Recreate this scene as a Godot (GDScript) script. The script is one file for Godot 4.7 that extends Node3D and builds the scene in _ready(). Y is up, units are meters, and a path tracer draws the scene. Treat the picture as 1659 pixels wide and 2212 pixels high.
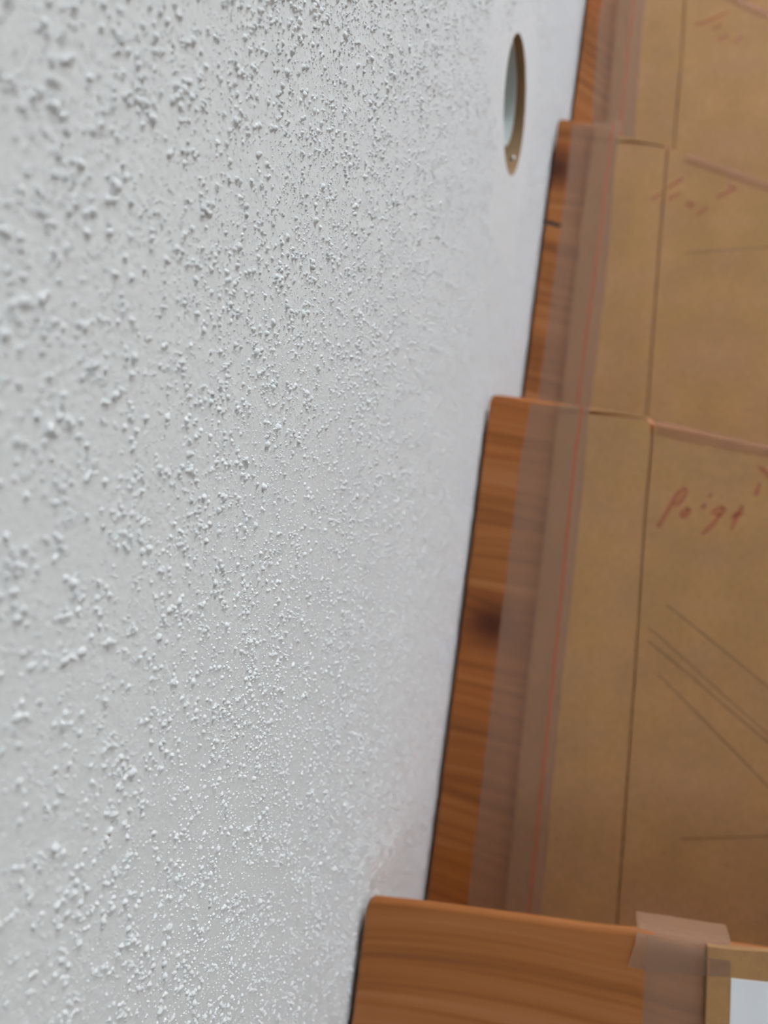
extends Node3D
# A staircase seen from above along a rough plastered wall. Metres, y up.
# x runs away from the plastered wall, the stairs go down towards -z.

const CAM := Vector3(0.10451, 1.44077, -0.20330)
const RIGHT := Vector3(0.949125, -0.288599, -0.125988)
const UPV := Vector3(-0.120539, 0.036652, -0.992032)
const FWD := Vector3(-0.290918, -0.956748, 0.0)
const FOCAL := 1661.0            # pixels, for a 1659 x 2212 frame

const X0 := 0.003                # wall end of every tread: a narrow open joint
const X1 := 0.85                 # far end of every tread
const THICK := 0.042             # tread thickness
const SHEET := 0.003             # cover board thickness
const SETBACK := 0.10            # risers stand this far behind the nosings
const STAVE := 0.048

var tread_y := [1.05, 0.875, 0.70, 0.592, 0.395, 0.20]
var noses := []                  # per tread: points (x, z) of the front edge
var names_used := {}
var M := {}
var rng := RandomNumberGenerator.new()


# ------------------------------------------------------------------ helpers
func px(u: float, v: float, plane_y: float) -> Vector3:
	var d := RIGHT * (u - 829.5) - UPV * (v - 1106.0) + FWD * FOCAL
	return CAM + d * ((plane_y - CAM.y) / d.y)

func xz(u: float, v: float, plane_y: float) -> Vector2:
	var p := px(u, v, plane_y)
	return Vector2(p.x, p.z)

func numbered(called: String) -> String:
	if not names_used.has(called):
		names_used[called] = 0
		return called
	names_used[called] += 1
	return "%s_%03d" % [called, names_used[called]]

func tag(o: Node, label: String, category := "", group := "", kind := "") -> void:
	if label: o.set_meta("label", label)
	if category: o.set_meta("category", category)
	if group: o.set_meta("group", group)
	if kind: o.set_meta("kind", kind)

func mesh_node(called: String, mesh: Mesh, mat: Material, parent: Node = self) -> MeshInstance3D:
	var o := MeshInstance3D.new()
	o.name = numbered(called) if parent == self else called
	o.mesh = mesh
	if mat: o.material_override = mat
	o.cast_shadow = GeometryInstance3D.SHADOW_CASTING_SETTING_ON
	parent.add_child(o, true)
	return o

func base(called: String, at := Vector3.ZERO) -> Node3D:
	var o := Node3D.new()
	o.name = numbered(called)
	add_child(o, true)
	o.position = at
	return o

func quad(st: SurfaceTool, a: Vector3, b: Vector3, c: Vector3, d: Vector3, uvs := []) -> void:
	var p := [a, b, c, a, c, d]
	var t := [0, 1, 2, 0, 2, 3]
	for i in 6:
		if uvs.size() == 4: st.set_uv(uvs[t[i]])
		st.add_vertex(p[i])

func box_mesh(lo: Vector3, hi: Vector3, c := 0.002) -> ArrayMesh:
	# a box with chamfered edges, built from its eight corners cut back by c
	var st := SurfaceTool.new()
	st.begin(Mesh.PRIMITIVE_TRIANGLES)
	var mid := (lo + hi) * 0.5
	var h := (hi - lo) * 0.5
	c = minf(c, minf(h.x, minf(h.y, h.z)) * 0.5)
	var pts: Array[Vector3] = []
	for sx in [-1, 1]:
		for sy in [-1, 1]:
			for sz in [-1, 1]:
				pts.append(mid + Vector3(sx * h.x, sy * (h.y - c), sz * (h.z - c)))
				pts.append(mid + Vector3(sx * (h.x - c), sy * h.y, sz * (h.z - c)))
				pts.append(mid + Vector3(sx * (h.x - c), sy * (h.y - c), sz * h.z))
	var at := func(sx: int, sy: int, sz: int, k: int) -> Vector3:
		return pts[((sx * 2 + sy) * 2 + sz) * 3 + k]
	for s in 2:
		face(st, [at.call(s, 0, 0, 0), at.call(s, 1, 0, 0), at.call(s, 1, 1, 0), at.call(s, 0, 1, 0)], mid)
		face(st, [at.call(0, s, 0, 1), at.call(1, s, 0, 1), at.call(1, s, 1, 1), at.call(0, s, 1, 1)], mid)
		face(st, [at.call(0, 0, s, 2), at.call(1, 0, s, 2), at.call(1, 1, s, 2), at.call(0, 1, s, 2)], mid)
		for t in 2:
			face(st, [at.call(s, t, 0, 0), at.call(s, t, 1, 0), at.call(s, t, 1, 1), at.call(s, t, 0, 1)], mid)
			face(st, [at.call(s, 0, t, 0), at.call(s, 1, t, 0), at.call(s, 1, t, 2), at.call(s, 0, t, 2)], mid)
			face(st, [at.call(0, s, t, 1), at.call(1, s, t, 1), at.call(1, s, t, 2), at.call(0, s, t, 2)], mid)
			for q in 2:
				face(st, [at.call(s, t, q, 0), at.call(s, t, q, 1), at.call(s, t, q, 2)], mid)
	st.generate_normals()
	return st.commit()

func face(st: SurfaceTool, p: Array, mid: Vector3) -> void:
	# a convex face turned outwards from mid (front faces run clockwise)
	var n: Vector3 = (p[1] - p[0]).cross(p[2] - p[0])
	if n.dot(p[0] - mid) > 0.0: p.reverse()
	for i in range(1, p.size() - 1):
		for v in [p[0], p[i], p[i + 1]]:
			st.set_smooth_group(-1)
			st.set_uv(Vector2(v.x + v.y * 0.3, v.z + v.y) * 2.0)
			st.add_vertex(v)

func slab(poly: PackedVector2Array, y0: float, thick: float, uv_scale := 2.0) -> ArrayMesh:
	# a flat board cut to an outline (x, z), with a slightly softened upper edge
	if Geometry2D.is_polygon_clockwise(poly): poly.reverse()
	var st := SurfaceTool.new()
	st.begin(Mesh.PRIMITIVE_TRIANGLES)
	var c := minf(0.0004, thick * 0.3)
	var inner := poly
	var off := Geometry2D.offset_polygon(poly, -c, Geometry2D.JOIN_MITER)
	if off.size() == 1 and off[0].size() == poly.size():
		# keep the same starting corner
		inner = off[0]
		var best := 0
		for i in inner.size():
			if inner[i].distance_to(poly[0]) < inner[best].distance_to(poly[0]): best = i
		var turned := PackedVector2Array()
		for i in inner.size(): turned.append(inner[(best + i) % inner.size()])
		inner = turned
	var y1 := y0 + thick
	var tri := Geometry2D.triangulate_polygon(inner)
	var centre := Vector2.ZERO
	for p in poly: centre += p / poly.size()
	for side in 2:
		var src := inner if side == 0 else poly
		var yy := y1 if side == 0 else y0
		var t3 := tri if side == 0 else Geometry2D.triangulate_polygon(poly)
		for i in range(0, t3.size(), 3):
			var a := src[t3[i]]; var b := src[t3[i + 1]]; var d := src[t3[i + 2]]
			var va := Vector3(a.x, yy, a.y); var vb := Vector3(b.x, yy, b.y); var vd := Vector3(d.x, yy, d.y)
			var n := (vb - va).cross(vd - va)
			var list := [va, vb, vd]
			if (n.y > 0.0) == (side == 0): list = [va, vd, vb]
			for v in list:
				st.set_smooth_group(-1)
				st.set_uv(Vector2(v.x, v.z) * uv_scale)
				st.add_vertex(v)
	var m := poly.size()
	for i in m:
		var j := (i + 1) % m
		for ring in 2:
			var a2 := poly[i] if ring == 0 else poly[i]
			var lo_y := y0 if ring == 0 else y1 - c
			var hi_y := y1 - c if ring == 0 else y1
			var ta := poly[i] if ring == 0 else inner[i % inner.size()]
			var tb := poly[j] if ring == 0 else inner[j % inner.size()]
			var p := [Vector3(a2.x, lo_y, a2.y), Vector3(poly[j].x, lo_y, poly[j].y), Vector3(tb.x, hi_y, tb.y), Vector3(ta.x, hi_y, ta.y)]
			var out2 := Vector2(poly[j].y - poly[i].y, poly[i].x - poly[j].x)
			var n2: Vector3 = (p[1] - p[0]).cross(p[2] - p[0])
			var outward := Vector3(out2.x, 0.0, out2.y)
			if Geometry2D.is_point_in_polygon((poly[i] + poly[j]) * 0.5 + out2.normalized() * 0.0003, poly): outward = -outward
			if n2.dot(outward) > 0.0: p.reverse()
			for k in [0, 1, 2, 0, 2, 3]:
				st.set_smooth_group(-1)
				st.set_uv(Vector2(p[k].x + p[k].y, p[k].z) * uv_scale)
				st.add_vertex(p[k])
	st.generate_normals()
	return st.commit()

func loft(rows: Array, uv_scale := 4.0, smooth := true) -> ArrayMesh:
	# a sheet through rows of equally many points, its front side upwards
	var st := SurfaceTool.new()
	st.begin(Mesh.PRIMITIVE_TRIANGLES)
	for r in rows.size() - 1:
		for k in rows[r].size() - 1:
			var p := [rows[r][k], rows[r][k + 1], rows[r + 1][k + 1], rows[r + 1][k]]
			var n: Vector3 = (p[1] - p[0]).cross(p[2] - p[0])
			if n.y + n.z * -0.3 > 0.0: p.reverse()
			for q in [0, 1, 2, 0, 2, 3]:
				st.set_smooth_group(0 if smooth else -1)
				st.set_uv(Vector2(p[q].x, p[q].z) * uv_scale)
				st.add_vertex(p[q])
	st.index()
	st.generate_normals()
	return st.commit()

func stroke_mesh(lines: Array, y: float, width: float, thick := 0.00012) -> ArrayMesh:
	# pen or pencil strokes lying on a board: thin ribbons with rounded ends
	var st := SurfaceTool.new()
	st.begin(Mesh.PRIMITIVE_TRIANGLES)
	for line in lines:
		var c := Curve2D.new()
		for i in line.size():
			var prev: Vector2 = line[maxi(i - 1, 0)]
			var next: Vector2 = line[mini(i + 1, line.size() - 1)]
			var t := (next - prev) / 6.0
			c.add_point(line[i], -t, t)
		var total := c.get_baked_length()
		var steps := maxi(4, int(total / (width * 0.5)))
		var left: Array[Vector3] = []
		var right: Array[Vector3] = []
		for s in steps + 1:
			var f := float(s) / steps
			var p := c.sample_baked(total * f)
			var q := c.sample_baked(minf(total, total * f + 0.0005)) - c.sample_baked(maxf(0.0, total * f - 0.0005))
			var n := q.normalized().orthogonal()
			var end := minf(f, 1.0 - f) * total / (width * 0.5)
			var w := width * 0.5 * sqrt(clampf(1.0 - (1.0 - end) * (1.0 - end), 0.02, 1.0)) if end < 1.0 else width * 0.5
			w *= 0.85 + 0.3 * sin(s * 1.7 + p.x * 900.0) * 0.5
			left.append(Vector3(p.x + n.x * w, y + thick, p.y + n.y * w))
			right.append(Vector3(p.x - n.x * w, y + thick, p.y - n.y * w))
		for s in steps:
			var p4 := [left[s], left[s + 1], right[s + 1], right[s]]
			var nn: Vector3 = (p4[1] - p4[0]).cross(p4[2] - p4[0])
			if nn.y > 0.0: p4.reverse()
			for k in [0, 1, 2, 0, 2, 3]: st.add_vertex(p4[k])
	st.generate_normals()
	return st.commit()

func pixel_lines(lines: Array, plane_y: float, origin := Vector2.ZERO, scale := 1.0) -> Array:
	var out := []
	for l in lines:
		var one := []
		for p in l: one.append(xz(origin.x + p[0] / scale, origin.y + p[1] / scale, plane_y))
		out.append(one)
	return out

func poly_px(list: Array, plane_y: float) -> PackedVector2Array:
	var out := PackedVector2Array()
	for p in list: out.append(xz(p[0], p[1], plane_y))
	return out

func nose_z(i: int, x: float) -> float:
	var n: Array = noses[i]
	if x <= n[0].x: return n[0].y
	for k in n.size() - 1:
		if x <= n[k + 1].x or k == n.size() - 2:
			return lerpf(n[k].y, n[k + 1].y, (x - n[k].x) / (n[k + 1].x - n[k].x))
	return n[-1].y


# ------------------------------------------------------------------ materials
func std(col: Color, rough := 0.8, spec := 0.5) -> StandardMaterial3D:
	var m := StandardMaterial3D.new()
	m.albedo_color = col
	m.roughness = rough
	m.metallic_specular = spec
	return m

func wood_image(seed_at: int, knot := false) -> ImageTexture:
	# oiled hardwood: long growth streaks along u, fine pores; 1 repeat = 0.6 m
	var n := 640
	var a := FastNoiseLite.new(); a.seed = seed_at; a.noise_type = FastNoiseLite.TYPE_SIMPLEX_SMOOTH; a.frequency = 0.011; a.fractal_octaves = 3
	var w := FastNoiseLite.new(); w.seed = seed_at + 7; w.frequency = 0.006; w.fractal_octaves = 2
	var f := FastNoiseLite.new(); f.seed = seed_at + 13; f.frequency = 0.05; f.fractal_octaves = 2
	var dark := Color(0.50, 0.29, 0.13)
	var mid := Color(0.635, 0.385, 0.185)
	var light := Color(0.685, 0.45, 0.27)
	var img := Image.create(n, n, false, Image.FORMAT_RGB8)
	for y in n:
		for x in n:
			var v := float(y)
			var u := float(x)
			var t0 := 0.0
			if knot:
				var dx := (u - 76.0) / 24.0
				var dy := (v - 320.0) / 17.0
				var rr := sqrt(dx * dx + dy * dy)
				t0 = exp(-rr * rr * 1.3)
				v += 12.0 * signf(v - 320.0) * exp(-rr * 0.8)
			# wrap softly by mirroring
			var uu := minf(u, n - u)
			var warp := w.get_noise_2d(uu * 0.35, v * 0.8) * 16.0
			var s := a.get_noise_2d(uu * 0.10, (v + warp) * 6.5)
			var s2 := f.get_noise_2d(uu * 0.06, (v + warp) * 4.0)
			var k := clampf(0.5 + s * 0.75 + s2 * 0.35, 0.0, 1.0)
			var c := mid.lerp(light, (k - 0.5) * 1.7) if k > 0.5 else mid.lerp(dark, (0.5 - k) * 1.8)
			if knot: c = c.lerp(Color(0.29, 0.13, 0.06), clampf(t0 * 0.9, 0.0, 0.85))
			img.set_pixel(x, y, c)
	img.generate_mipmaps()
	return ImageTexture.create_from_image(img)

func board_image() -> ImageTexture:
	# brown fibre board: uneven tone, fibres and small specks
	var n := 512
	var a := FastNoiseLite.new(); a.seed = 31; a.frequency = 0.012; a.fractal_octaves = 4
	var b := FastNoiseLite.new(); b.seed = 77; b.frequency = 0.09; b.fractal_octaves = 2
	var img := Image.create(n, n, false, Image.FORMAT_RGB8)
	var r := RandomNumberGenerator.new()
	r.seed = 5
	for y in n:
		for x in n:
			var xx := minf(x, n - x); var yy := minf(y, n - y)
			var t := a.get_noise_2d(xx, yy) * 0.05 + b.get_noise_2d(xx, yy) * 0.03 + r.randf_range(-0.02, 0.02)
			var c := Color(0.662, 0.503, 0.336) * (1.0 + t)
			c.b *= 1.0 - a.get_noise_2d(xx + 300.0, yy) * 0.07
			img.set_pixel(x, y, c)
	for i in 90:
		var p := Vector2i(r.randi_range(2, n - 4), r.randi_range(2, n - 4))
		img.set_pixel(p.x, p.y, Color(0.40, 0.28, 0.16))
		if r.randf() < 0.4: img.set_pixel(p.x + 1, p.y, Color(0.45, 0.32, 0.19))
	img.generate_mipmaps()
	return ImageTexture.create_from_image(img)

func make_materials() -> void:
	M.plaster = std(Color(0.88, 0.88, 0.872), 0.95, 0.15)
	var hn := FastNoiseLite.new(); hn.seed = 3; hn.frequency = 0.06; hn.fractal_octaves = 3
	var hi := hn.get_seamless_image(512, 512)
	M.plaster.heightmap_enabled = true
	M.plaster.heightmap_texture = ImageTexture.create_from_image(hi)
	M.plaster.heightmap_scale = 0.015
	M.plaster.uv1_triplanar = true
	M.plaster.uv1_world_triplanar = true
	M.plaster.uv1_scale = Vector3(14, 14, 14)
	M.grain = std(Color(0.88, 0.88, 0.872), 0.95, 0.15)
	M.paint = std(Color(0.90, 0.90, 0.89), 0.85)
	M.cut = std(Color(0.60, 0.48, 0.34), 0.9)
	M.socket = std(Color(0.72, 0.74, 0.71), 0.55)
	M.metal = std(Color(0.75, 0.75, 0.73), 0.3); M.metal.metallic = 0.9
	var tints := [Color(1, 1, 1), Color(0.93, 0.91, 0.88), Color(1.0, 0.96, 0.9), Color(0.84, 0.78, 0.72)]
	var wt := [wood_image(11), wood_image(52)]
	M.wood = []
	for i in 4:
		var m := std(tints[i], 0.45, 0.4)
		m.albedo_texture = wt[i % 2]
		M.wood.append(m)
	M.knot = std(Color(0.92, 0.86, 0.80), 0.45, 0.4)
	M.knot.albedo_texture = wood_image(90, true)
	M.board = std(Color(1, 1, 1), 0.85, 0.35)
	M.board.albedo_texture = board_image()
	M.board.uv1_scale = Vector3(1.5, 1.5, 1)
	M.tape = std(Color(0.67, 0.515, 0.41, 0.54), 0.5, 0.4)
	M.tape.transparency = BaseMaterial3D.TRANSPARENCY_ALPHA
	M.tape.cull_mode = BaseMaterial3D.CULL_DISABLED
	M.front_tape = std(Color(0.68, 0.46, 0.33, 0.4), 0.5, 0.4)
	M.front_tape.transparency = BaseMaterial3D.TRANSPARENCY_ALPHA
	M.front_tape.cull_mode = BaseMaterial3D.CULL_DISABLED
	M.red_line = std(Color(0.71, 0.40, 0.28, 0.7), 0.7)
	M.red_line.transparency = BaseMaterial3D.TRANSPARENCY_ALPHA
	M.red_pen = std(Color(0.75, 0.37, 0.25, 0.44), 0.8)
	M.red_pen.transparency = BaseMaterial3D.TRANSPARENCY_ALPHA
	M.pencil = std(Color(0.46, 0.37, 0.28, 0.36), 0.8)
	M.pencil.transparency = BaseMaterial3D.TRANSPARENCY_ALPHA
	M.ink = std(Color(0.07, 0.05, 0.05), 0.7)
	M.white_paper = std(Color(0.90, 0.90, 0.90), 0.8)
	M.frame = std(Color(0.88, 0.88, 0.87), 0.4)
	M.glass = std(Color(0.95, 0.98, 1.0, 0.06), 0.02)
	M.glass.transparency = BaseMaterial3D.TRANSPARENCY_ALPHA
	M.floor = std(Color(0.62, 0.60, 0.57), 0.6)


# ------------------------------------------------------------------ the wall's grain
func grain_patch(r: RandomNumberGenerator, size: float, big: int, small: int) -> ArrayMesh:
	# one square of render: hard little grains under paint, each a blunt irregular peak
	var vs := PackedVector3Array()
	var ns := PackedVector3Array()
	var ix := PackedInt32Array()
	var lump := FastNoiseLite.new()
	lump.seed = r.randi() % 10000
	lump.frequency = 70.0
	var made := 0
	var tries := 0
	while made < big + small and tries < 20000:
		tries += 1
		var at := Vector2(r.randf_range(-0.5, 0.5), r.randf_range(-0.5, 0.5)) * size
		var is_big := made < big
		if is_big and lump.get_noise_2d(at.x, at.y) < r.randf_range(-0.35, 0.30): continue
		made += 1
		var rad := 0.00036 + 0.00050 * pow(r.randf(), 1.9)
		var high := rad * r.randf_range(0.78, 1.35)
		var sides := 7
		if is_big and r.randf() < 0.06:
			rad *= 1.5
			high *= 1.35
		if not is_big:
			rad = r.randf_range(0.00022, 0.00042)
			high = rad * r.randf_range(0.5, 1.0)
			sides = 5
		var lean := Vector2(r.randf_range(-0.35, 0.35), r.randf_range(-0.35, 0.35)) * rad
		var turn := r.randf() * TAU
		var stretch := r.randf_range(0.75, 1.35)
		var axis := r.randf() * PI
		var start := vs.size()
		for ring in 2:
			for k in sides:
				var ang := turn + TAU * k / sides
				var f := r.randf_range(0.82, 1.2) * (1.0 if ring == 0 else 0.62)
				var p := Vector2(cos(ang), sin(ang)) * rad * f
				p = p.rotated(-axis); p.x *= stretch; p = p.rotated(axis)
				var h := -0.00004 if ring == 0 else high * r.randf_range(0.62, 0.82)
				var q := at + p + lean * (0.0 if ring == 0 else 0.7)
				vs.append(Vector3(h, q.x, q.y))
				var s := 0.75 if ring == 0 else 0.95
				ns.append(Vector3(1.0, cos(ang) * s * 1.25, sin(ang) * s * 1.25).normalized())
		vs.append(Vector3(high, at.x + lean.x, at.y + lean.y))
		ns.append(Vector3(1, 0, 0))
		var top := vs.size() - 1
		for k in sides:
			var k2 := (k + 1) % sides
			ix.append_array([start + k, start + sides + k, start + k2, start + k2, start + sides + k, start + sides + k2])
			ix.append_array([start + sides + k, top, start + sides + k2])
	var arr := []
	arr.resize(Mesh.ARRAY_MAX)
	arr[Mesh.ARRAY_VERTEX] = vs
	arr[Mesh.ARRAY_NORMAL] = ns
	arr[Mesh.ARRAY_INDEX] = ix
	var m := ArrayMesh.new()
	m.add_surface_from_arrays(Mesh.PRIMITIVE_TRIANGLES, arr)
	return m

func add_grain(wall: Node3D, hole: Vector3, radius: float) -> void:
	var r := RandomNumberGenerator.new()
	r.seed = 2024
	var size := 0.06
	var kinds := 9
	var places := []
	for k in kinds: places.append([])
	var filler := []
	var ny := int(2.6 / size)
	var nz := int(2.6 / size)
	for iy in ny:
		for iz in nz:
			var c := Vector3(0.0, 0.05 + (iy + 0.5) * size, -1.78 + (iz + 0.5) * size)
			if Vector2(c.y - hole.y, c.z - hole.z).length() < radius + size * 0.75:
				for n in 420: filler.append(c + Vector3(0, r.randf_range(-0.5, 0.5) * size, r.randf_range(-0.5, 0.5) * size))
				continue
			var b := Basis(Vector3.RIGHT, PI * 0.5 * r.randi_range(0, 3))
			places[r.randi_range(0, kinds - 1)].append(Transform3D(b, c))
	for k in kinds:
		var mesh := grain_patch(r, size, 500 + r.randi_range(-80, 80), 800)
		stuff(wall, mesh, places[k])
	# single grains around the drilled hole, none over the opening
	var one := grain_patch(r, 0.0002, 1, 0)
	var list := []
	for p in filler:
		if Vector2(p.y - hole.y, p.z - hole.z).length() < radius + 0.0012: continue
		var s := r.randf_range(0.45, 1.2)
		list.append(Transform3D(Basis(Vector3.RIGHT, r.randf() * TAU).scaled(Vector3(s, s, s)), p))
	stuff(wall, one, list)

func stuff(wall: Node3D, mesh: Mesh, list: Array) -> void:
	var mm := MultiMesh.new()
	mm.transform_format = MultiMesh.TRANSFORM_3D
	mm.mesh = mesh
	mm.instance_count = list.size()
	for i in list.size(): mm.set_instance_transform(i, list[i])
	var o := MultiMeshInstance3D.new()
	o.name = "plaster_grain"
	o.multimesh = mm
	o.material_override = M.grain
	tag(o, "", "", "", "stuff")
	wall.add_child(o, true)


# ------------------------------------------------------------------ stairs
func stave_mesh(i: int, d0: float, d1: float, first: bool, last: bool, shift: Vector2) -> ArrayMesh:
	# one lamella of a tread, running along the nosing between offsets d0 and d1 behind it
	var top: float = tread_y[i]
	var xs := [X0, X0 + 0.0005, X0 + 0.0015, X0 + 0.004]
	var rise := [-0.0016, -0.0006, -0.0001, 0.0]
	var round_corner := [0.0045, 0.0027, 0.001, 0.0]
	for p in noses[i]:
		if p.x > X0 + 0.006 and p.x < X1 - 0.01: xs.append(p.x)
	var x := 0.25
	while x < X1 - 0.02:
		xs.append(x)
		x += 0.12
	xs.append(X1)
	xs.sort()
	var rows := []
	for n in xs.size():
		var xx: float = xs[n]
		var z0 := nose_z(i, xx)
		var drop: float = rise[n] if n < 4 else 0.0
		var push: float = round_corner[n] if n < 4 else 0.0
		var prof := []                   # (offset behind nosing, height)
		if first:
			var rr := 0.0035
			prof.append(Vector2(push + 0.034, top - THICK))
			prof.append(Vector2(push + 0.0012, top - rr * 1.4))
			for k in 5:
				var ang := PI * 0.5 * (k + 1) / 5.0
				prof.append(Vector2(push + rr * (1.0 - sin(ang)), top - rr * (1.0 - 1.0 * (1.0 - cos(ang))) if k < 4 else top))
			# a quarter round from the front face to the upper face
			for k in 5:
				var ang2 := PI * 0.5 * (k + 1) / 5.0
				prof[2 + k] = Vector2(push + rr * (1.0 - cos(ang2)), top - rr * (1.0 - sin(ang2)))
		else:
			prof.append(Vector2(d0, top - THICK))
			prof.append(Vector2(d0, top))
		prof.append(Vector2(d1, top))
		prof.append(Vector2(d1, top - THICK))
		var row := []
		for p in prof:
			row.append([Vector3(xx, p.y + (drop if p.y > top - THICK + 0.001 else 0.0), z0 + p.x), Vector2(xx / 0.6, (p.x + (top - p.y) * 0.7) / 0.6) + shift])
		rows.append(row)
	var st := SurfaceTool.new()
	st.begin(Mesh.PRIMITIVE_TRIANGLES)
	var cols: int = rows[0].size()
	for n in rows.size() - 1:
		for k in cols:
			var k2 := (k + 1) % cols
			var smooth := first and k >= 1 and k <= 5
			for q in [[n, k], [n, k2], [n + 1, k2], [n, k], [n + 1, k2], [n + 1, k]]:
				st.set_smooth_group(0 if smooth else -1)
				st.set_uv(rows[q[0]][q[1]][1])
				st.add_vertex(rows[q[0]][q[1]][0])
	for e in [0, rows.size() - 1]:
		for k in range(1, cols - 1):
			var t := [0, k, k + 1]
			if e == 0: t.reverse()
			for q in t:
				st.set_smooth_group(-1)
				st.set_uv(rows[e][q][1])
				st.add_vertex(rows[e][q][0])
	st.generate_normals()
	return st.commit()

func build_stairs() -> void:
	var stairs := base("staircase")
	tag(stairs, "brown oiled hardwood staircase winding down beside the rough white wall", "staircase")
	# tones of the lamellas, front to back, per tread; -1 is the one with a knot
	var tones := [[0, 0, 2, 0, 1, 0, 2, 0, 1, 0], [2, 0, 0, -1, 2, 1, 0, 2, 3, 0], [1, -1, 0, 1, 0, 1, 0, 1, 2, 0], [0, 1, 2, 1, 0, 2, 1, 0, 0, 1], [0, 1, 0, 2, 1, 0, 2, 1, 0, 1], [0, 1, 0, 2, 1, 0, 2, 1, 0, 1]]
	var first_width := [0.052, 0.048, 0.024, 0.04, 0.048, 0.048]
	for i in tread_y.size():
		var tread := Node3D.new()
		tread.name = "tread"
		stairs.add_child(tread, true)
		var back: float = 0.36 if i == 0 else 0.415
		var d0 := 0.0
		var n := 0
		while d0 < back - 0.01:
			var d1: float = minf(d0 + (first_width[i] if n == 0 else STAVE), back)
			var tone: int = tones[i][n % 10]
			var shift := Vector2(rng.randf(), rng.randf())
			var mat: Material = M.knot if tone < 0 else M.wood[tone]
			if tone < 0: shift = Vector2(0.075 if i == 1 else 0.11, 0.5 - (d0 + d1) * 0.5 / 0.6)
			if i == 0: shift = Vector2(0.2, 0.15)
			mesh_node("stave", stave_mesh(i, d0, d1, n == 0, false, shift), mat, tread)
			d0 = d1
			n += 1
	for i in tread_y.size():
		# the riser stands on the tread below, well behind the nosing
		var low: float = tread_y[i + 1] if i + 1 < tread_y.size() else 0.0
		var high: float = tread_y[i] - THICK
		var poly := PackedVector2Array()
		var steps := [X0 + 0.003, 0.06, 0.12, 0.2, 0.5, X1]
		for x in steps: poly.append(Vector2(x, nose_z(i, x) + SETBACK))
		steps.reverse()
		for x in steps: poly.append(Vector2(x, nose_z(i, x) + SETBACK + 0.018))
		mesh_node("riser", slab(poly, low, high - low), M.wood[1], stairs)
	# black pen mark across the third tread beside the wall
	var mark := stroke_mesh(pixel_lines([[[1174, 478], [1190, 482], [1204, 486.5], [1213, 489]]], tread_y[2]), tread_y[2], 0.0046)
	mesh_node("pen_mark", mark, M.ink, stairs.get_child(2))
	# inner string that closes the stair on the open side
	var side := PackedVector2Array()
	for v in [[-1.6, 0.0], [0.5, 0.0], [0.5, 1.16], [-0.1, 1.16], [-0.1, 1.0], [-0.62, 0.2]]: side.append(Vector2(v[0], v[1]))
	var string_mesh := slab(side, 0.0, 0.03)
	var s := mesh_node("inner_string", string_mesh, M.wood[1], stairs)
	s.transform = Transform3D(Basis(Vector3(0, 0, 1), Vector3(1, 0, 0), Vector3(0, 1, 0)), Vector3(X1 + 0.002, 0, 0))


# ------------------------------------------------------------------ covers and tape
func line_at(list: Array, plane_y: float, z: float) -> float:
	# x of a line of pixels, laid on a plane, at depth z
	var pts := []
	for p in list: pts.append(xz(p[0], p[1], plane_y))
	pts.sort_custom(func(a, b): return a.y < b.y)
	for k in pts.size() - 1:
		if z <= pts[k + 1].y or k == pts.size() - 2:
			return lerpf(pts[k].x, pts[k + 1].x, (z - pts[k].y) / (pts[k + 1].y - pts[k].y))
	return pts[0].x

func side_cover(i: int, edge: Array, seam: Array, strip_front: Array, lip: Array, label: String, lip_label: String) -> Node3D:
	# the narrow board between the tape and the joint, with a lip piece on the nosing
	var y: float = tread_y[i]
	var up := y + SHEET
	var poly := PackedVector2Array()
	for p in strip_front: poly.append(xz(p[0], p[1], up))
	var back := minf(nose_z(i - 1, 0.05), nose_z(i - 1, 0.15)) + SETBACK - 0.008
	var zs := []
	var zf: float = poly[-1].y
	for k in 7: zs.append(lerpf(zf + 0.012, back, k / 6.0))
	for z in zs: poly.append(Vector2(line_at(seam, up, z) - 0.0005, z))
	zs.reverse()
	for z in zs: poly.append(Vector2(line_at(edge, y + SHEET, z), z))
	var t := base("cover_strip")
	tag(t, label, "cover board")
	mesh_node("board", slab(poly, y + 0.0002, SHEET), M.board, t)
	var lp := PackedVector2Array()
	for p in lip: lp.append(xz(p[0], p[1], up))
	var l := mesh_node("front_lip", slab(lp, y + 0.0002, SHEET), M.board, t)
	tag(l, lip_label)
	return t

func main_cover(i: int, front: Array, seam: Array, label: String) -> Node3D:
	var y: float = tread_y[i]
	var up := y + SHEET
	var poly := PackedVector2Array()
	for p in front: poly.append(xz(p[0], p[1], up))
	var last: Vector2 = poly[-1]
	var dir: Vector2 = (poly[-1] - poly[-2]).normalized()
	poly[-1] = last + dir * ((X1 - 0.03 - last.x) / dir.x)
	var far := X1 - 0.03
	var back_off := SETBACK - 0.009
	for x in [far, 0.5, 0.3, 0.2]:
		poly.append(Vector2(x, nose_z(i - 1, x) + back_off) if i > 0 else Vector2(x, 0.3))
	var zb := minf(nose_z(i - 1, 0.08), nose_z(i - 1, 0.14)) + back_off if i > 0 else 0.3
	var zf: float = poly[0].y
	for k in 7:
		var z := lerpf(zb, zf + 0.01, k / 6.0)
		poly.append(Vector2(line_at(seam, up, z) + 0.0005, z))
	var t := base("cover_board")
	tag(t, label, "cover board")
	mesh_node("board", slab(poly, y + 0.0002, SHEET), M.board, t)
	return t

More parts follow.
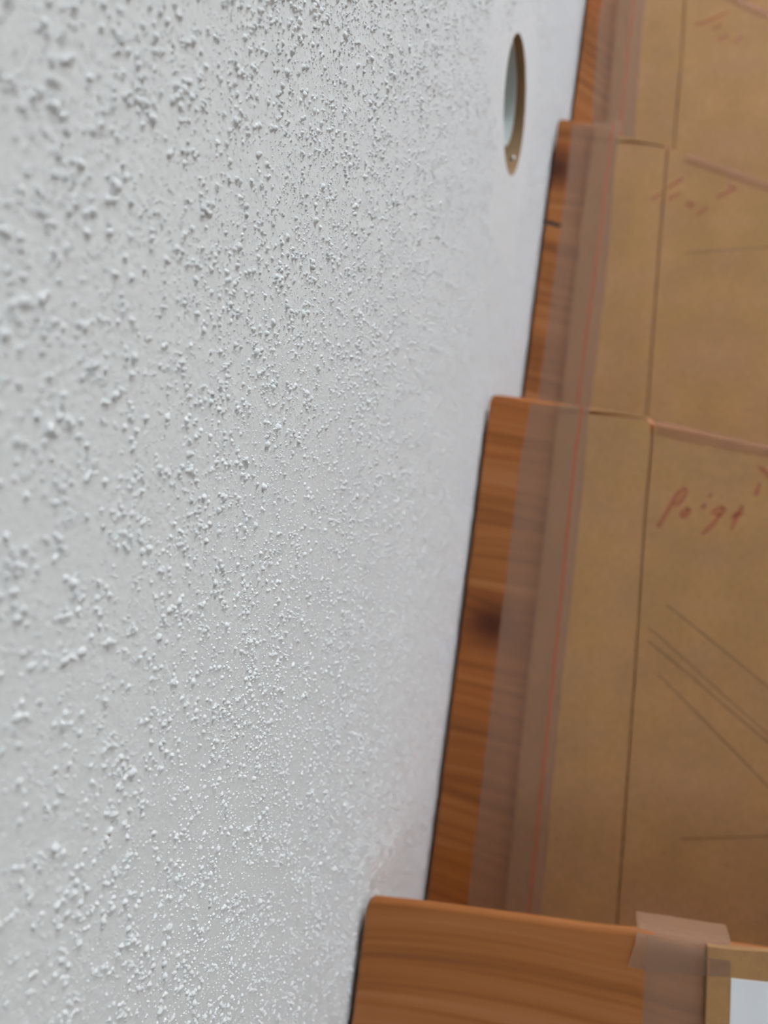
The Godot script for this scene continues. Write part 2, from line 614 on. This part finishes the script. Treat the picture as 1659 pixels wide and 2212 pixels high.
func side_tape(i: int, left: Array, edge: Array, red: Array, right: Array, front: float, label: String) -> void:
	# packing tape from the wood up over the edge of the board, with a ridge and a red line
	var y: float = tread_y[i]
	var up := y + SHEET + 0.0002
	var back := minf(nose_z(i - 1, 0.01), nose_z(i - 1, 0.1)) + SETBACK - 0.009
	var rows := []
	var stripe := []
	var n := 26
	var wob := FastNoiseLite.new()
	wob.seed = 40 + i
	wob.frequency = 18.0
	for k in n + 1:
		var z := lerpf(front, back, float(k) / n)
		var xl := line_at(left, y, z)
		var xe := line_at(edge, up, z)
		var xr := line_at(red, up, z)
		var xq := line_at(right, up, z)
		var w := wob.get_noise_2d(z, 0.0) * 0.0004
		var zz := z
		rows.append([
			Vector3(xl, y + 0.0002, zz), Vector3(lerpf(xl, xe, 0.55) + w, y + 0.0003, zz), Vector3(xe - 0.0068 + w, y + 0.0005, zz),
			Vector3(xe - 0.0018, y + 0.0021, zz), Vector3(xe + 0.0004, up + 0.0003, zz), Vector3(xe + 0.003, up + 0.00045, zz),
			Vector3(xr - 0.0045, up + 0.0003, zz), Vector3(xr - 0.0028 + w, up + 0.0009, zz), Vector3(xr - 0.0014, up + 0.0003, zz),
			Vector3(xr + 0.0015, up + 0.00025, zz), Vector3(xq, up + 0.0002, zz)])
		stripe.append([Vector3(xr - 0.0011 + w * 0.4, up + 0.0004, zz), Vector3(xr + 0.0011 + w * 0.4, up + 0.0004, zz)])
	var t := base("tape_strip")
	tag(t, label, "tape")
	mesh_node("tape_film", loft(rows), M.tape, t)
	tag(mesh_node("red_line", loft(stripe), M.red_line, t), "thin red line along the tape")

func across_line(list: Array, plane_y: float, x: float) -> float:
	# z of a line of pixels, laid on a plane, at distance x from the wall
	var pts := []
	for p in list: pts.append(xz(p[0], p[1], plane_y))
	for k in pts.size() - 1:
		if x <= pts[k + 1].x or k == pts.size() - 2:
			return lerpf(pts[k].y, pts[k + 1].y, (x - pts[k].x) / (pts[k + 1].x - pts[k].x))
	return pts[0].y

func front_tape(i: int, top_line: Array, low_line: Array, label: String) -> void:
	# tape along the front edge of the wide board, wrapped over it and down the nosing
	var y: float = tread_y[i]
	var up := y + SHEET + 0.0002
	var xs := []
	var x0 := xz(top_line[0][0], top_line[0][1], up).x + 0.0006
	for k in 13: xs.append(lerpf(x0, 0.22, k / 12.0))
	for k in 6: xs.append(lerpf(0.22, X1 - 0.05, (k + 1) / 6.0))
	var rows := []
	for x in xs:
		var f := across_line(top_line, up, x)
		var b := across_line(low_line, up, x)
		var front := minf(f, nose_z(i, x)) - 0.0013
		rows.append([Vector3(x, up + 0.0003, b), Vector3(x, up + 0.0004, lerpf(b, f, 0.5)), Vector3(x, up + 0.0003, f), Vector3(x, up - 0.0004, front), Vector3(x, y - 0.006, front), Vector3(x, y - 0.014, front + 0.0004)])
	var t := base("front_tape")
	tag(t, label, "tape")
	mesh_node("tape_film", loft(rows), M.front_tape, t)

func build_covers() -> void:
	var red := "red handwriting"
	# ---- second tread
	var y1: float = tread_y[1] + SHEET + 0.0002
	var seam_b := [[1411.7, 916], [1391, 1150], [1372, 1450], [1333, 1994]]
	var edge_b := [[1205, 872], [1191.6, 1018], [1153.6, 1343], [1142, 1450], [1095, 1916]]
	var strip := side_cover(1, edge_b, seam_b, [[1207, 892], [1230, 892.5], [1326, 899], [1400, 905.5]],
		[[1207, 873], [1300, 886], [1400, 901], [1398, 904.5], [1326, 893.5], [1230, 885], [1208, 884]],
		"narrow brown fibreboard strip on the second tread, beside the board with diagonal pencil lines", "brown lip on the nosing")
	var b := main_cover(1, [[1414, 914], [1417, 918], [1540, 944], [1659, 970]], seam_b,
		"wide brown fibreboard cover with a red handwritten word and diagonal pencil lines")
	tag(mesh_node("handwriting", stroke_mesh(pixel_lines([
		[[235, 830], [300, 740], [390, 580], [470, 430], [560, 335], [605, 312]], [[605, 312], [612, 370], [560, 470], [490, 530], [425, 520]],
		[[535, 705], [560, 625], [655, 575], [640, 640], [570, 705], [540, 700]], [[890, 440], [942, 390]], [[800, 590], [865, 520]],
		[[920, 670], [1000, 595], [1105, 560], [1080, 640], [965, 680]], [[1065, 640], [960, 780], [800, 925]],
		[[1345, 540], [1260, 660], [1185, 870]], [[1170, 700], [1350, 635]],
		[[1530, 50], [1600, 90], [1700, 190]], [[1555, 245], [1530, 330], [1490, 430]]], y1, Vector2(1380, 1000), 5.946), y1, 0.0036), M.red_pen, b), red)
	mesh_node("pencil_line", stroke_mesh(pixel_lines([[[1440, 1306], [1550, 1395], [1700, 1518]]], y1), y1, 0.0016), M.pencil, b)
	mesh_node("pencil_line", stroke_mesh(pixel_lines([[[1400, 1354], [1480, 1425], [1571, 1508], [1700, 1622]]], y1), y1, 0.0014), M.pencil, b)
	mesh_node("pencil_line", stroke_mesh(pixel_lines([[[1398, 1383], [1480, 1450], [1559, 1519], [1700, 1638]]], y1), y1, 0.0018), M.pencil, b)
	mesh_node("pencil_line", stroke_mesh(pixel_lines([[[1420, 1455], [1540, 1575], [1700, 1742]]], y1), y1, 0.0016), M.pencil, b)
	mesh_node("pencil_line", stroke_mesh(pixel_lines([[[1470, 1812], [1560, 1810], [1700, 1805]]], y1), y1, 0.0015), M.pencil, b)
	mesh_node("pencil_dot", stroke_mesh(pixel_lines([[[1519, 1389], [1523, 1392]]], y1), y1, 0.0028), M.pencil, b)
	side_tape(1, [[1147, 862], [1123, 1000], [1075, 1400], [1010, 1950]], edge_b, [[1253, 905], [1240, 1000], [1199, 1420], [1142, 1968]],
		[[1268, 950], [1261, 1041], [1215, 1476], [1168, 1983]], nose_z(1, 0.04) + 0.003, "translucent brown packing tape with a red line down the second tread")
	front_tape(1, [[1418, 918], [1540, 945], [1659, 971]], [[1424, 942], [1540, 965], [1659, 988]], "brown tape wrapped over the front edge of the board with diagonal pencil lines")
	# ---- third tread
	var y2: float = tread_y[2] + SHEET + 0.0002
	var seam_c := [[1441, 332], [1427.5, 490], [1422, 560], [1397, 897]]
	var edge_c := [[1284, 268], [1270.6, 370], [1258, 462], [1241, 607], [1230, 700], [1215, 850]]
	var strip_c := side_cover(2, edge_c, seam_c, [[1282, 306], [1330, 308], [1392, 312], [1438, 318]],
		[[1285, 272], [1313, 278], [1325, 292], [1392, 302], [1438, 313.5], [1437, 316], [1392, 308], [1360, 303.5], [1325, 304], [1284, 302]],
		"narrow brown fibreboard strip on the third tread, with one red pen stroke on it", "brown lip on the nosing")
	var c := main_cover(2, [[1443, 322], [1480, 337], [1570, 367], [1659, 398]], seam_c,
		"wide brown fibreboard cover on the third tread with blurred red handwriting running over its joint")
	tag(mesh_node("handwriting", stroke_mesh(pixel_lines([[[355, 165], [420, 125], [500, 70], [580, 20]], [[370, 320], [450, 260], [540, 222]],
		[[590, 385], [690, 330]], [[735, 330], [680, 390], [630, 425]], [[740, 512], [810, 450], [900, 400]],
		[[1000, 290], [1100, 220], [1200, 190], [1245, 150], [1130, 115]]], y2, Vector2(1380, 380), 5.946), y2, 0.0036), M.red_pen, c), red)
	tag(mesh_node("handwriting", stroke_mesh(pixel_lines([[[150, 312], [230, 262], [300, 225]]], y2, Vector2(1380, 380), 5.946), y2, 0.0036), M.red_pen, strip_c), red)
	mesh_node("pencil_line", stroke_mesh(pixel_lines([[[1480, 547], [1570, 540], [1700, 532]]], y2), y2, 0.0018), M.pencil, c)
	side_tape(2, [[1236, 262], [1226, 371], [1216, 456], [1205, 534], [1189, 655], [1164, 850]], edge_c, [[1322, 285], [1298, 497], [1294, 520], [1254, 818]],
		[[1336, 300], [1330, 340], [1314, 560], [1278, 866]], nose_z(2, 0.03) + 0.003, "translucent brown packing tape with a red line down the third tread")
	front_tape(2, [[1480, 337], [1570, 367], [1659, 398]], [[1478, 352], [1570, 383], [1659, 414]], "brown tape wrapped over the front edge of the third tread's wide board")
	# ---- fourth tread
	var y3: float = tread_y[3] + SHEET + 0.0002
	var seam_d := [[1481, -40], [1477.5, 22], [1472.5, 129], [1459, 260], [1456, 318]]
	var edge_d := [[1345, -60], [1328, 60], [1311, 270]]
	side_cover(3, edge_d, seam_d, [[1352, -140], [1400, -130], [1470, -85]],
		[[1352, -162], [1400, -152], [1470, -104], [1468, -92], [1400, -138], [1354, -146]],
		"narrow brown fibreboard strip on the fourth tread below the drilled hole", "brown lip on the nosing")
	var d := main_cover(3, [[1484, -70], [1520, -36], [1594, 2], [1659, 32]], seam_d,
		"wide brown fibreboard cover on the fourth tread with faint red handwriting")
	tag(mesh_node("handwriting", stroke_mesh(pixel_lines([[[710, 320], [800, 300], [950, 250], [1050, 200], [1170, 145]], [[940, 385], [1030, 335], [1060, 290]],
		[[1000, 520], [1090, 490], [1150, 430]], [[1200, 560], [1280, 500], [1330, 460]]], y3, Vector2(1380, 0), 5.946), y3, 0.0036), M.red_pen, d), red)
	side_tape(3, [[1312, -60], [1291, 50], [1281, 220], [1279, 270]], edge_d, [[1378, -60], [1362, 60], [1340, 270]], [[1402, -60], [1390, 40], [1371, 299]],
		nose_z(3, 0.05) + 0.004, "translucent brown packing tape with a red line down the fourth tread")
	front_tape(3, [[1520, -36], [1594, 2], [1659, 32]], [[1520, -22], [1594, 14], [1659, 45]], "brown tape wrapped over the front edge of the fourth tread's wide board")
	# ---- fifth tread, of which only a corner shows
	var e := main_cover(4, [[1500, -420], [1560, -400], [1659, -360]], [[1490, -430], [1470, 0]], "wide brown fibreboard cover on the fifth tread, lowest of the covers in view")
	e.set_meta("category", "cover board")
	# ---- top tread
	var y0: float = tread_y[0] + SHEET + 0.0002
	var seam_a := [[1528, 2050], [1525, 2109], [1521, 2212]]
	main_cover(0, [[1529, 2044], [1583, 2051], [1659, 2055.5]], seam_a, "brown fibreboard cover on the top tread with a white paper sheet on it")
	var paper := PackedVector2Array()
	for p in [[1579, 2112.6], [1659, 2121.5]]: paper.append(xz(p[0], p[1], y0))
	var along := (paper[1] - paper[0]).normalized()
	var across := (xz(1576, 2212, y0) - paper[0]).normalized()
	paper[1] = paper[0] + along * 0.148
	paper.append(paper[1] + across * 0.2)
	paper.append(paper[0] + across * 0.2)
	var w := mesh_node("paper_sheet", slab(paper, y0 + 0.0001, 0.00025), M.white_paper)
	tag(w, "blank white paper sheet lying on the brown board of the top tread", "paper")
	# side tape of the top tread: on the wood, its inner edge under the board
	var ty: float = tread_y[0]
	var rows := []
	for k in 15:
		var z := lerpf(nose_z(0, 0.15) + 0.003, 0.3, k / 14.0)
		var xl := line_at([[1393, 2098], [1386.6, 2212]], ty, z)
		var xr := line_at(seam_a, ty, z) + 0.012
		rows.append([Vector3(xl, ty + 0.00012, z), Vector3(lerpf(xl, xr, 0.5), ty + 0.00018, z), Vector3(xr, ty + 0.00015, z)])
	var t := base("tape_strip")
	tag(t, "translucent brown packing tape on the bare wood of the top tread, beside its board", "tape")
	mesh_node("tape_film", loft(rows), M.tape, t)
	# short torn piece folded over the nosing of the top tread
	var torn := base("front_tape")
	tag(torn, "short torn piece of packing tape folded over the nosing of the top tread", "tape")
	var cols := [[1378, 2010, 1372, 2062], [1376, 2010, 1357, 2085], [1386, 2011, 1362, 2089], [1396, 2013, 1393, 2096], [1440, 2019, 1440, 2101], [1490, 2028, 1490, 2105], [1520, 2033, 1520, 2108], [1534, 2036, 1532, 2109], [1579, 2042, 1578, 2111]]
	rows = []
	for k in range(1, cols.size()):
		var q: Array = cols[k]
		var on_board: bool = k >= 7
		var lift: float = SHEET + 0.0004 if on_board else 0.0004
		var mid_lift: float = SHEET + 0.0004 if on_board else [0.0, 0.0016, 0.0009, 0.0006, 0.0011, 0.0013, 0.0014, 0.0, 0.0][k] + 0.0004
		var f := xz(q[0], q[1], ty)
		var bk := xz(q[2], q[3], ty + lift)
		rows.append([Vector3(bk.x, ty + lift + (0.0012 if k == 1 else 0.0), bk.y), Vector3(lerpf(bk.x, f.x, 0.5), ty + mid_lift, lerpf(bk.y, f.y, 0.5)),
			Vector3(f.x, ty + mid_lift + 0.0002, f.y + 0.006), Vector3(f.x, ty + mid_lift * 0.3 + 0.0001, f.y + 0.0022), Vector3(f.x, ty - 0.0022, f.y - 0.0006), Vector3(f.x, ty - 0.018, f.y - 0.0009)])
	mesh_node("tape_film", loft(rows), M.tape, torn)


# ------------------------------------------------------------------ room
func build_room() -> void:
	var hole := Vector3(0.0, 0.9045, -0.4990)
	var radius := 0.0447
	var wall := CSGCombiner3D.new()
	wall.name = "wall_left"
	add_child(wall, true)
	tag(wall, "rough white plastered wall beside the stairs, drilled with one round hole", "", "", "structure")
	var body := CSGBox3D.new()
	body.name = "plaster_body"
	body.size = Vector3(0.25, 3.3, 4.4)
	body.position = Vector3(-0.125, 1.65, 0.4)
	body.material = M.plaster
	wall.add_child(body, true)
	var bore := CSGCylinder3D.new()
	bore.name = "drilled_hole"
	bore.radius = radius
	bore.height = 0.16
	bore.sides = 64
	bore.rotation = Vector3(0, 0, PI * 0.5)
	bore.position = hole
	bore.operation = CSGShape3D.OPERATION_SUBTRACTION
	bore.material = M.cut
	wall.add_child(bore, true)
	add_grain(wall, hole, radius)
	# the grey round box set back in the hole
	var box := base("recessed_box", hole + Vector3(0, 0.003, -0.0088))
	tag(box, "round grey box sunk in the drilled hole of the white wall", "wall box")
	var st := SurfaceTool.new()
	st.begin(Mesh.PRIMITIVE_TRIANGLES)
	var prof := [Vector2(-0.006, 0.0345), Vector2(-0.006, 0.0325), Vector2(-0.070, 0.032), Vector2(-0.070, 0.0)]
	for k in 48:
		var a0 := TAU * k / 48.0
		var a1 := TAU * (k + 1) / 48.0
		for j in prof.size() - 1:
			var p := []
			for q in [[j, a0], [j, a1], [j + 1, a1], [j + 1, a0]]:
				p.append(Vector3(prof[q[0]].x, cos(q[1]) * prof[q[0]].y, sin(q[1]) * prof[q[0]].y))
			st.set_smooth_group(j)
			quad(st, p[0], p[1], p[2], p[3])
	st.generate_normals()
	var m := mesh_node("box_shell", st.commit(), M.socket, box)
	M.socket.cull_mode = BaseMaterial3D.CULL_DISABLED
	var screw := SphereMesh.new()
	screw.radius = 0.002; screw.height = 0.0026; screw.radial_segments = 12; screw.rings = 6
	var sc := mesh_node("screw", screw, M.metal, box)
	sc.position = Vector3(-0.004, -0.0385, 0.0285)

	structure("floor", Vector3(0.0, -0.2, -1.8), Vector3(2.9, 0.0, 2.6), M.floor)
	structure("floor_landing", Vector3(0.004, 1.0, 0.33), Vector3(2.9, 1.225, 2.6), M.floor)
	var top := base("ceiling")
	tag(top, "white ceiling around a roof window", "", "", "structure")
	for r in [[-0.25, 3.1, -2.0, -0.6], [-0.25, 3.1, 0.2, 2.8], [-0.25, 1.05, -0.6, 0.2], [1.6, 3.1, -0.6, 0.2]]:
		mesh_node("ceiling_panel", box_mesh(Vector3(r[0], 3.3, r[2]), Vector3(r[1], 3.5, r[3]), 0.0005), M.paint, top)
	var sky_win := base("window_2")
	tag(sky_win, "white framed roof window in the ceiling over the stairs", "", "", "structure")
	for r in [[1.05, 1.6, -0.6, -0.54], [1.05, 1.6, 0.14, 0.2], [1.05, 1.11, -0.54, 0.14], [1.54, 1.6, -0.54, 0.14]]:
		mesh_node("window_frame", box_mesh(Vector3(r[0], 3.37, r[2]), Vector3(r[1], 3.43, r[3]), 0.004), M.frame, sky_win)
	mesh_node("pane", box_mesh(Vector3(1.11, 3.398, -0.54), Vector3(1.54, 3.402, 0.14), 0.0005), M.glass, sky_win)
	structure("wall_right", Vector3(2.9, 0.0, -1.8), Vector3(3.1, 3.3, 2.6), M.paint)
	structure("wall_back", Vector3(-0.25, 0.0, 2.6), Vector3(3.1, 3.3, 2.8), M.paint)
	# front wall around a large window
	var wx0 := 0.35; var wx1 := 1.5; var wy0 := 0.7; var wy1 := 2.2
	var fw := base("wall_front")
	tag(fw, "white front wall around the large stair window", "", "", "structure")
	for r in [[-0.25, 3.1, 0.0, wy0], [-0.25, 3.1, wy1, 3.3], [-0.25, wx0, wy0, wy1], [wx1, 3.1, wy0, wy1]]:
		mesh_node("wall_panel", box_mesh(Vector3(r[0], r[2], -2.0), Vector3(r[1], r[3], -1.8), 0.0005), M.paint, fw)
	var win := base("window_1")
	tag(win, "large white framed stair window facing the stairs", "", "", "structure")
	for r in [[wx0, wx1, wy0, wy0 + 0.06], [wx0, wx1, wy1 - 0.06, wy1], [wx0, wx0 + 0.06, wy0 + 0.06, wy1 - 0.06], [wx1 - 0.06, wx1, wy0 + 0.06, wy1 - 0.06], [0.895, 0.955, wy0 + 0.06, wy1 - 0.06]]:
		mesh_node("window_frame", box_mesh(Vector3(r[0], r[2], -1.93), Vector3(r[1], r[3], -1.87), 0.004), M.frame, win)
	for r in [[wx0 + 0.06, 0.895], [0.955, wx1 - 0.06]]:
		mesh_node("pane", box_mesh(Vector3(r[0], wy0 + 0.06, -1.903), Vector3(r[1], wy1 - 0.06, -1.899), 0.0005), M.glass, win)

func structure(called: String, lo: Vector3, hi: Vector3, mat: Material) -> void:
	var o := mesh_node(called, box_mesh(lo, hi, 0.001), mat)
	tag(o, "", "", "", "structure")


func _ready() -> void:
	rng.seed = 99
	# camera
	var cam := Camera3D.new()
	cam.name = "camera"
	cam.keep_aspect = Camera3D.KEEP_HEIGHT
	var lens := CameraAttributesPhysical.new()
	lens.frustum_near = 0.01
	lens.frustum_far = 50.0
	lens.frustum_focal_length = 18.0
	lens.frustum_focus_distance = 0.24
	lens.exposure_aperture = 6.2
	add_child(cam)
	cam.transform = Transform3D(Basis(RIGHT, UPV, -FWD), CAM)
	cam.attributes = lens
	cam.fov = rad_to_deg(2.0 * atan(1106.0 / FOCAL))
	cam.near = 0.01
	cam.current = true
	# sky light through the stair window
	var env := Environment.new()
	var sky := Sky.new()
	var pm := ProceduralSkyMaterial.new()
	pm.sky_top_color = Color(0.82, 0.86, 0.92)
	pm.sky_horizon_color = Color(0.90, 0.92, 0.945)
	pm.ground_bottom_color = Color(0.80, 0.80, 0.78)
	pm.ground_horizon_color = Color(0.86, 0.88, 0.90)
	pm.energy_multiplier = 17.2
	sky.sky_material = pm
	env.background_mode = Environment.BG_SKY
	env.sky = sky
	env.ambient_light_source = Environment.AMBIENT_SOURCE_SKY
	env.tonemap_mode = Environment.TONE_MAPPER_LINEAR
	env.tonemap_exposure = 1.0
	env.sdfgi_enabled = true
	env.ssao_enabled = true
	env.ssil_enabled = true
	var we := WorldEnvironment.new()
	we.name = "world_environment"
	we.environment = env
	add_child(we)

	make_materials()
	# front edges of the treads, read from the photograph on each tread's level
	var seen := [
		[[803, 1937], [909, 1948], [1300, 2000], [1380, 2007], [1480, 2026], [1659, 2050]],
		[[1090, 853], [1119, 856.5], [1208, 869], [1300, 884], [1400, 899], [1413, 911], [1659, 970]],
		[[1227, 256], [1278, 264], [1311, 272], [1324, 288], [1392, 300], [1445, 314], [1480, 336], [1659, 399]],
		[[1390, -170], [1470, -105], [1520, -40], [1594, -1], [1659, 29]],
		[[1500, -430], [1560, -405], [1659, -365]], []]
	var at_wall := [0.0, -0.3005, -0.6005, -0.905, -1.22, -1.55]
	for i in 6:
		var pts := [Vector2(X0, at_wall[i])]
		for p in seen[i]:
			var q := xz(p[0], p[1], tread_y[i])
			if q.x > pts[-1].x + 0.001: pts.append(q)
		var last: Vector2 = pts[-1]
		var slope := -0.55
		if pts.size() > 2: slope = (pts[-1].y - pts[-2].y) / (pts[-1].x - pts[-2].x)
		elif i == 5: slope = 0.85
		pts.append(Vector2(X1, last.y + slope * (X1 - last.x)))
		noses.append(pts)
	build_room()
	build_stairs()
	build_covers()
